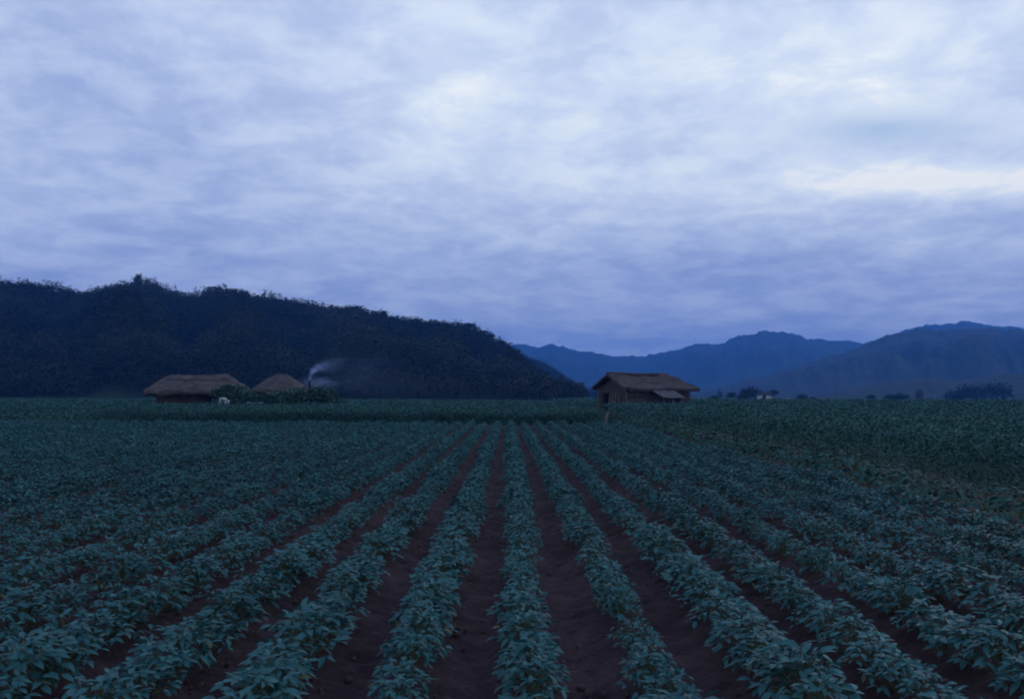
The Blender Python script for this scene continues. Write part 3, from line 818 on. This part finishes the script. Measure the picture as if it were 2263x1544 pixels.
def volume_mat(name, dens, soft, nscale, col=(.56, .68, 1.0)):
    m = bpy.data.materials.new(name); m.use_nodes = True; nt = m.node_tree
    nt.nodes.remove(nt.nodes['Principled BSDF']); out = nt.nodes['Material Output']
    pv = nt.nodes.new('ShaderNodeVolumePrincipled'); pv.inputs['Color'].default_value = (*col, 1); pv.inputs['Anisotropy'].default_value = 0.1
    tc = nt.nodes.new('ShaderNodeTexCoord'); n = nt.nodes.new('ShaderNodeTexNoise'); n.inputs['Scale'].default_value = nscale; n.inputs['Detail'].default_value = 3
    n.inputs['Distortion'].default_value = .6
    nt.links.new(tc.outputs['Object'], n.inputs['Vector'])
    mr = nt.nodes.new('ShaderNodeMapRange'); mr.inputs['From Min'].default_value = .36; mr.inputs['From Max'].default_value = .68; mr.inputs['To Max'].default_value = dens
    mr.inputs['To Min'].default_value = dens * .08
    nt.links.new(n.outputs['Fac'], mr.inputs['Value'])
    last = mr.outputs[0]
    if soft:
        ln = nt.nodes.new('ShaderNodeVectorMath'); ln.operation = 'LENGTH'; nt.links.new(tc.outputs['Object'], ln.inputs[0])
        m2 = nt.nodes.new('ShaderNodeMapRange'); m2.interpolation_type = 'SMOOTHSTEP'; m2.inputs['From Min'].default_value = 1.0; m2.inputs['From Max'].default_value = .05
        nt.links.new(ln.outputs['Value'], m2.inputs['Value'])
        mu = nt.nodes.new('ShaderNodeMath'); mu.operation = 'MULTIPLY'; nt.links.new(last, mu.inputs[0]); nt.links.new(m2.outputs[0], mu.inputs[1]); last = mu.outputs[0]
    nt.links.new(last, pv.inputs['Density']); nt.links.new(pv.outputs[0], out.inputs['Volume'])
    return m
pts = [at(685, 842, YC), at(685.5, 836, YC), at(686.5, 830, YC), at(689, 823, YC), at(694, 818, YC), at(701, 814.5, YC)]
bm = bmesh.new(); tube(bm, pts, [.07, .15, .19, .20, .17, .06], 10)
smoke = link('smoke', bm_mesh('smoke', bm), volume_mat('smoke_plume', 2.0, False, 2.4))
tag(smoke, 'pale bluish smoke curling up from the thin chimney and drifting along the hill', 'smoke', kind='stuff')
for j, (u, v, Yd, wx, hz, dens) in enumerate([(693, 819, 90, .45, .4, 1.2), (702, 812.5, 90, .7, .5, .6), (716, 808, 90.2, 1.1, .7, .26), (738, 806, 90.5, 2.2, 1.2, .12), (705, 846, 91, 2.6, .9, .34), (800, 822, 93, 5.2, 2.6, .06), (860, 856, 96, 8.5, 2.3, .03)]):
    p = at(u, v, Yd)
    bm = bmesh.new(); bmesh.ops.create_icosphere(bm, subdivisions=3, radius=1.0)
    o = link('drifting_smoke', bm_mesh('drift', bm), volume_mat('smoke_drift', dens, True, 2.2), smoke)
    o.location = p; o.scale = (wx, 1.6, hz); o.rotation_euler = (0, R(-40 if j < 2 else -25 if j == 2 else -14 if j in (3, 5) else 4), 0)

# vine bank between the houses
def vine_bank():
    root = empty('vine_bank', (at(610, 890, 82).x, 82, 0)); ox = root.location.x
    tag(root, 'wide bank of tangled leafy vines between the two thatched houses', 'vines')
    lumps = []
    outline = [(478, 862, .5), (497, 854, .8), (512, 851, 1.0), (530, 856, 1.1), (545, 866, 1.1), (556, 872, 1.1), (580, 873, 1.0), (602, 871, 1.1), (625, 866, 1.2), (648, 862, 1.3),
               (668, 859, 1.3), (690, 860, 1.3), (708, 856, 1.2), (724, 858, 1.0), (733, 872, .8), (540, 880, 1.3), (600, 882, 1.5), (660, 876, 1.6), (710, 876, 1.4)]
    for u, v, r in outline:
        p = at(u, v, 82); lumps.append((p.x - ox, rng.uniform(-.5, .9), max(.2, p.z - r * .75), r))
    P, A, Bp = [], [], []
    for x, y, z, r in lumps:
        for _ in range(int(330 * r)):
            d = rng.normal(0, 1, 3); d /= np.linalg.norm(d)
            if d[2] < -.3: d[2] *= -1
            q = r * rng.uniform(.72, 1.06)
            P.append((x + d[0] * q * 1.15, y + d[1] * q, max(.05, z + d[2] * q * .85))); A.append(math.atan2(d[1], d[0])); Bp.append(d[2] * .5 - .35)
        for _ in range(int(120 * r)):                      # the skirt hangs to the ground
            a = rng.uniform(0, 6.28); q = r * rng.uniform(.7, 1.1)
            P.append((x + q * math.cos(a) * 1.1, y + q * math.sin(a), rng.uniform(.05, max(.3, z)))); A.append(a); Bp.append(-.7)
    n = len(P)
    V0, T0 = leaflet_lite(); V0 = V0 * np.array((1, 1.5, 1))
    V, T = scatter((V0, T0), np.array(P), rng.uniform(.16, .34, n), np.array(A) + rng.normal(0, .5, n), np.array(Bp) + rng.normal(0, .3, n), rng.normal(0, .4, n))
    link('foliage', np_mesh('vine_foliage', V, T), M['vine_leaf'], root)
    for _ in range(12):
        bm = bmesh.new()
        x = rng.uniform(-4, 4.5); tube(bm, [(x, -.6, 0), (x + rng.normal(0, .3), -.9, .7), (x + rng.normal(0, .6), -.5, 1.5)], [.03, .025, .012], 5)
        link('stem', bm_mesh('vine_stem', bm), M['bark'], root)
vine_bank()

# pale cloth laid at the foot of the vine bank
p = at(566, 896, 79.0)
nx, ny = 22, 8; V = []; Q = []
for j in range(ny):
    for i in range(nx):
        V.append((-.65 + 1.3 * i / (nx - 1) + random.uniform(-.01, .01), -.25 + .5 * j / (ny - 1), .05 * float(fbm(i * .4, j * .5 + 7, 2)) - .04 * i / nx + .03))
for j in range(ny - 1):
    for i in range(nx - 1): Q.append((j * nx + i, j * nx + i + 1, (j + 1) * nx + i + 1, (j + 1) * nx + i))
o = link('cloth', np_mesh('cloth', np.array(V), np.array(Q), 4), M['white_cloth'], smooth=True); o.location = (p.x, 79.0, .80)
md = o.modifiers.new('thickness', 'SOLIDIFY'); md.thickness = .012
tag(o, 'thin pale cloth laid over the crop below the vine bank', 'cloth')

# ------------------------------------------------------------------ the stooping person in white
def skin_obj(name, chains, radii, mat, parent, sub=2):
    """chains of joints grown into one surface"""
    verts, edges, rad = [], [], []
    key = {}
    for ch in chains:
        prev = None
        for nm in ch:
            if nm not in key:
                key[nm] = len(verts); verts.append(JOINT[nm]); rad.append(radii[nm])
            if prev is not None: edges.append((key[prev], key[nm]))
            prev = nm
    me = bpy.data.meshes.new(name); me.from_pydata(verts, edges, []); me.update()
    o = link(name, me, None, parent)
    md = o.modifiers.new('skin', 'SKIN'); md.use_smooth_shade = True
    for i, r in enumerate(rad):
        sv = me.skin_vertices[0].data[i]; sv.radius = (r, r); sv.use_root = (i == 0)
    sb = o.modifiers.new('sub', 'SUBSURF'); sb.levels = 1; sb.render_levels = sub
    me.materials.append(mat)
    return o
# bending to the left (-x), hips at the right, arms reaching down to the crop
JOINT = {'pelvis': (.12, 0, .90), 'belly': (-.04, 0, 1.04), 'chest': (-.24, 0, 1.13), 'neck': (-.40, 0, 1.10), 'head0': (-.47, 0, 1.06), 'head': (-.55, 0, 1.00),
         'shl': (-.33, .17, 1.08), 'ell': (-.38, .22, .82), 'wrl': (-.48, .17, .62), 'hal': (-.51, .16, .56),
         'shr': (-.33, -.17, 1.08), 'elr': (-.36, -.22, .82), 'wrr': (-.46, -.17, .62), 'har': (-.49, -.16, .56),
         'hil': (.12, .10, .84), 'knl': (.05, .12, .46), 'anl': (.14, .12, .09), 'tol': (.0, .13, .04),
         'hir': (.12, -.10, .84), 'knr': (.03, -.12, .46), 'anr': (.12, -.12, .09), 'tor': (-.02, -.13, .04)}
RB = {'pelvis': .13, 'belly': .115, 'chest': .135, 'neck': .055, 'head0': .075, 'head': .095, 'hil': .085, 'hir': .085, 'knl': .055, 'knr': .055, 'anl': .038, 'anr': .038, 'tol': .035, 'tor': .035,
      'shl': .06, 'shr': .06, 'ell': .042, 'elr': .042, 'wrl': .028, 'wrr': .028, 'hal': .032, 'har': .032}
pp = at(500, 884, 79.5)
person = empty('person', (pp.x, 79.5, 0), R(-8)); person.scale = (1.08,) * 3
tag(person, 'person in white clothes stooping over the crop beside the thatched farmhouse', 'person')
FING = []
for s_, nm in ((1, 'l'), (-1, 'r')):
    hx, hy, hz = JOINT['ha' + nm]
    for f_ in range(4):
        a, b_ = 'f%s%da' % (nm, f_), 'f%s%db' % (nm, f_)
        JOINT[a] = (hx - .02 - .012 * f_, hy + s_ * (.03 - .02 * f_), hz - .045); JOINT[b_] = (hx - .03 - .008 * f_, hy + s_ * (.032 - .02 * f_), hz - .09 + .008 * abs(f_ - 1.4))
        RB[a] = .010; RB[b_] = .007; FING.append(['ha' + nm, a, b_])
    JOINT['t%s' % nm] = (hx + .04, hy + s_ * .035, hz - .03); RB['t%s' % nm] = .010; FING.append(['ha' + nm, 't%s' % nm])
skin_obj('body', [['pelvis', 'belly', 'chest', 'neck', 'head0', 'head'], ['chest', 'shl', 'ell', 'wrl', 'hal'], ['chest', 'shr', 'elr', 'wrr', 'har'],
                  ['pelvis', 'hil', 'knl', 'anl', 'tol'], ['pelvis', 'hir', 'knr', 'anr', 'tor']] + FING, RB, M['skin'], person)
RJ = {k: v * 1.28 + .012 for k, v in RB.items()}; RJ['wrl'] = RJ['wrr'] = .055; RJ['ell'] = RJ['elr'] = .065
skin_obj('jacket', [['pelvis', 'belly', 'chest'], ['chest', 'shl', 'ell', 'wrl'], ['chest', 'shr', 'elr', 'wrr']], RJ, M['white_cloth'], person)
RT = {k: v * 1.3 + .015 for k, v in RB.items()}; RT['knl'] = RT['knr'] = .09; RT['anl'] = RT['anr'] = .07; RT['pelvis'] = .165
skin_obj('trousers', [['pelvis', 'hil', 'knl', 'anl'], ['pelvis', 'hir', 'knr', 'anr']], RT, M['white_cloth'], person)
bm = bmesh.new(); bmesh.ops.create_icosphere(bm, subdivisions=3, radius=.112)
for v in list(bm.verts):
    if v.co.z < -.015 and v.co.x < .03: bm.verts.remove(v)
hr = link('hair', bm_mesh('hair', bm), M['hair'], person, True); hr.location = (-.545, 0, 1.025); hr.rotation_euler = (0, R(-35), 0)
bm = bmesh.new()
h0 = Vector(JOINT['head'])
for s_ in (-1, 1):
    bmesh.ops.create_icosphere(bm, subdivisions=1, radius=.014, matrix=Matrix.Translation(h0 + Vector((-.075, s_ * .035, -.03))))
bmesh.ops.create_cone(bm, segments=8, radius1=.018, radius2=.004, depth=.04, cap_ends=True, matrix=Matrix.Translation(h0 + Vector((-.10, 0, -.05))) @ Matrix.Rotation(R(-120), 4, 'Y'))
link('face', bm_mesh('face', bm), M['skin'], person)

# ------------------------------------------------------------------ the barn
YBN = 95.0
c = at(1426, 870, YBN)
TH = R(28)
barn = empty('barn', (c.x, YBN + 1.0, 0), TH); tag(barn, 'weathered plank barn with a thatched gable roof and a lean-to at its front', 'barn')
Lw, Ww, ze, zr = 7.7, 4.9, 2.38, 3.80
# roof outline (eaves beyond the walls); gable at -x, half hip at +x
xl, xr, yf = -4.55, 4.85, 3.15
bm = bmesh.new()
zef = 2.34
def pan(nx_, ny_, A0, A1, B0, B1, th, seed, sag=.05, rag=.20):
    """a roof slope from eave A0-A1 up to ridge B0-B1, slightly sagging and shaggy, with thickness"""
    A0, A1, B0, B1 = map(Vector, (A0, A1, B0, B1)); g1 = []; g2 = []
    n = (A1 - A0).cross(B0 - A0).normalized(); n = n if n.z > 0 else -n
    for j in range(ny_ + 1):
        r1, r2 = [], []
        for i in range(nx_ + 1):
            s, t = i / nx_, j / ny_
            p = A0.lerp(A1, s).lerp(B0.lerp(B1, s), t)
            d = sag * (float(fbm(p.x * .9 + seed, p.y * .9 + seed, 3)) - .5) * 1.6 - sag * math.sin(math.pi * s) * .6
            e = rag * (random.random() - .6) if j == 0 else .05 * (random.random() - .5)
            r1.append(bm.verts.new(p + n * (d + e))); r2.append(bm.verts.new(p + n * (d - th + e)))
        g1.append(r1); g2.append(r2)
    for j in range(ny_):
        for i in range(nx_):
            bm.faces.new((g1[j][i], g1[j][i + 1], g1[j + 1][i + 1], g1[j + 1][i])); bm.faces.new((g2[j][i], g2[j + 1][i], g2[j + 1][i + 1], g2[j][i + 1]))
    ed = [[(j, 0) for j in range(ny_ + 1)], [(ny_, i) for i in range(nx_ + 1)], [(j, nx_) for j in range(ny_, -1, -1)], [(0, i) for i in range(nx_, -1, -1)]]
    for e in ed:
        for (a, b_), (c_, d_) in zip(e, e[1:]):
            bm.faces.new((g1[a][b_], g1[c_][d_], g2[c_][d_], g2[a][b_]))
pan(90, 16, (xl, -yf, zef), (xr, -yf, zef), (xl, 0, zr), (xr - 1.85, 0, zr), .26, 2., .20)
pan(30, 10, (xr, yf, zef), (xl, yf, zef), (xr - 1.85, 0, zr + .004), (xl, 0, zr + .004), .17, 4.)
pan(14, 8, (xr + .01, -yf, zef), (xr + .01, yf, zef), (xr - 1.84, -.01, zr - .01), (xr - 1.84, .01, zr - .01), .15, 6.)
link('roof', bm_mesh('roof', bm), M['barn_thatch'], barn)
bm = bmesh.new(); tube(bm, [(xl - .05, 0, zr + .04), (-2.6, 0, zr - .03), (-.8, 0, zr - .06), (1.2, 0, zr - .04), (xr - 1.8, 0, zr + .02)], [.13, .16, .15, .16, .12], 8, wob=.18)
link('ridge_thatch', bm_mesh('ridge', bm), M['barn_thatch'], barn, True)
# gable end wall with a doorway (open, dark inside)
w2 = Ww / 2; gx = -Lw / 2
bm = bmesh.new()
d0, d1, dh = .55, 1.75, 1.75          # doorway in y (towards the back = left in the photograph)
def planks(bm, axis, a0, a1, zf, fixed, out, pitch=.26, th=.05):
    a = a0; k = 0
    while a < a1 - .02:
        b_ = min(a + pitch * random.uniform(.8, 1.2), a1); lo, hi = zf(a, b_); off = out * (.012 * (k % 2) + .006 * random.random()); k += 1
        if hi - lo > .05:
            if axis == 'y': box(bm, (min(fixed + off, fixed + off + th), a + .006, lo), (max(fixed + off, fixed + off + th), b_ - .006, hi))
            else: box(bm, (a + .006, min(fixed + off, fixed + off + th), lo), (b_ - .006, max(fixed + off, fixed + off + th), hi))
        a = b_
slope = (zr - zef) / yf
under = lambda y: zr - .34 - slope * abs(y)
def gz(a, b_):
    m = (a + b_) / 2; top = min(under(a), under(b_))
    return (dh if d0 <= m <= d1 else -.1, top)
planks(bm, 'y', -w2, w2, gz, gx, -1)
link('gable_wall', bm_mesh('gable_wall', bm), M['plank'], barn)
bm = bmesh.new(); planks(bm, 'y', -w2, w2, lambda a, b_: (-.1, min(ze, under(a), under(b_))), Lw / 2, 1); link('end_wall', bm_mesh('end_wall', bm), M['plank'], barn)
bm = bmesh.new(); top_w = under(w2)
planks(bm, 'x', gx + .06, Lw / 2 - .02, lambda a, b_: (-.1, top_w - random.uniform(0, .05)), -w2, -1)
link('front_wall', bm_mesh('front_wall', bm), M['plank'], barn)
bm = bmesh.new(); planks(bm, 'x', gx + .06, Lw / 2 - .02, lambda a, b_: (-.1, top_w), w2, 1); link('back_wall', bm_mesh('back_wall', bm), M['plank'], barn)
bm = bmesh.new()
for y0_, y1_, z0_, z1_ in ((d0 - .12, d0, 0, dh + .12), (d1, d1 + .12, 0, dh + .12), (d0, d1, dh, dh + .12)):
    box(bm, (gx - .13, y0_, z0_), (gx - .07, y1_, z1_))
link('door_frame', bm_mesh('door_frame', bm), M['darkwood'], barn)
for px_, py_ in ((gx - .12, -w2 - .05), (gx - .12, w2 + .05), (Lw / 2 + .1, -w2 - .1), (0, -w2 - .14)):
    bm = bmesh.new(); tube(bm, [(px_, py_, -.1), (px_ + .03, py_, 1.1), (px_, py_, top_w)], [.09, .085, .08], 7, wob=.06); link('post', bm_mesh('post', bm), M['pole'], barn)
# horizontal rail on the front wall
bm = bmesh.new(); tube(bm, [(gx + .1, -w2 - .13, 1.40), (gx + 1.6, -w2 - .15, 1.52), (gx + 3.0, -w2 - .13, 1.72)], [.045, .05, .04], 7); link('rail', bm_mesh('rail', bm), M['darkwood'], barn)
# lean-to: its own roof on posts, under the main eave
bm = bmesh.new()
la, lb = -1.05, 1.75
pan(16, 8, (la + .1, -w2 - 2.05, 1.42), (lb, -w2 - 2.05, 1.42), (la - .2, -w2 - .30, 2.28), (lb - .3, -w2 - .30, 2.28), .09, 9., .03, .07)
link('lean_to_roof', bm_mesh('lean_to_roof', bm), M['lean_roof'], barn)
for px_ in (la + .3, .4, lb - .2):
    bm = bmesh.new(); tube(bm, [(px_, -w2 - 1.85, -.1), (px_ + .02, -w2 - 1.85, .8), (px_, -w2 - 1.85, 1.42)], [.06, .055, .05], 7); link('lean_to_post', bm_mesh('lean_to_post', bm), M['pole'], barn)
bm = bmesh.new(); planks(bm, 'y', -w2 - 1.8, -w2 - .2, lambda a, b_: (-.1, 1.42 + (a + w2 + 1.8) * .45), lb - .35, 1); link('lean_to_wall', bm_mesh('lean_to_wall', bm), M['plank'], barn)

# poles leaning against the gable end
Mb = Matrix.Translation(barn.location) @ Matrix.Rotation(TH, 4, 'Z')
for j, (ya, yb_, zt, lab) in enumerate([(-.25, .15, 1.75, 'weathered pole leaning beside the barn doorway, nearest to it'), (-.75, -.35, 1.85, 'second leaning pole from the barn doorway'),
                                       (-1.3, -.85, 1.9, 'third leaning pole from the barn doorway'), (-1.95, -1.4, 1.75, 'slanted pole leaning at the front corner of the barn gable')]):
    bm = bmesh.new(); tube(bm, [(gx - .95, ya - .45, .0), (gx - .6, (ya + yb_) / 2 - .2, zt * .5), (gx - .20, yb_, zt)], [.06, .055, .045], 7, wob=.05)
    for v in bm.verts: v.co = Mb @ v.co
    me = bm_mesh('leaning_pole', bm); o = link('leaning_pole', me, M['pole'], smooth=True)
    tag(o, lab, 'pole', 'poles leaning on the barn')

# pale stake at the far corner of the bean field
p = at(1337, 932, 44.6)
bm = bmesh.new(); tube(bm, [(0, 0, -p.z * 0 - .2), (.06, 0, .3), (.16, 0, .66)], [.055, .05, .045], 6, wob=.1)
o = link('stake', bm_mesh('stake', bm), M['stake']); o.location = (p.x, 44.6, .1)
tag(o, 'short pale leaning stake at the far right corner of the bean rows', 'stake')

# ------------------------------------------------------------------ the air
def haze(dens, col):
    bm = bmesh.new(); box(bm, (-4400, -200, -1.6), (4400, 5400, 330))
    m = bpy.data.materials.new('haze'); m.use_nodes = True; nt = m.node_tree
    nt.nodes.remove(nt.nodes['Principled BSDF'])
    pv = nt.nodes.new('ShaderNodeVolumePrincipled'); pv.inputs['Color'].default_value = (*col, 1); pv.inputs['Density'].default_value = dens
    nt.links.new(pv.outputs[0], nt.nodes['Material Output'].inputs['Volume'])
    o = link('haze', bm_mesh('haze', bm), m); tag(o, 'thin blue dusk haze over the plain', 'haze', kind='stuff')
haze(0.00027, (0.095, 0.37, 1.0))
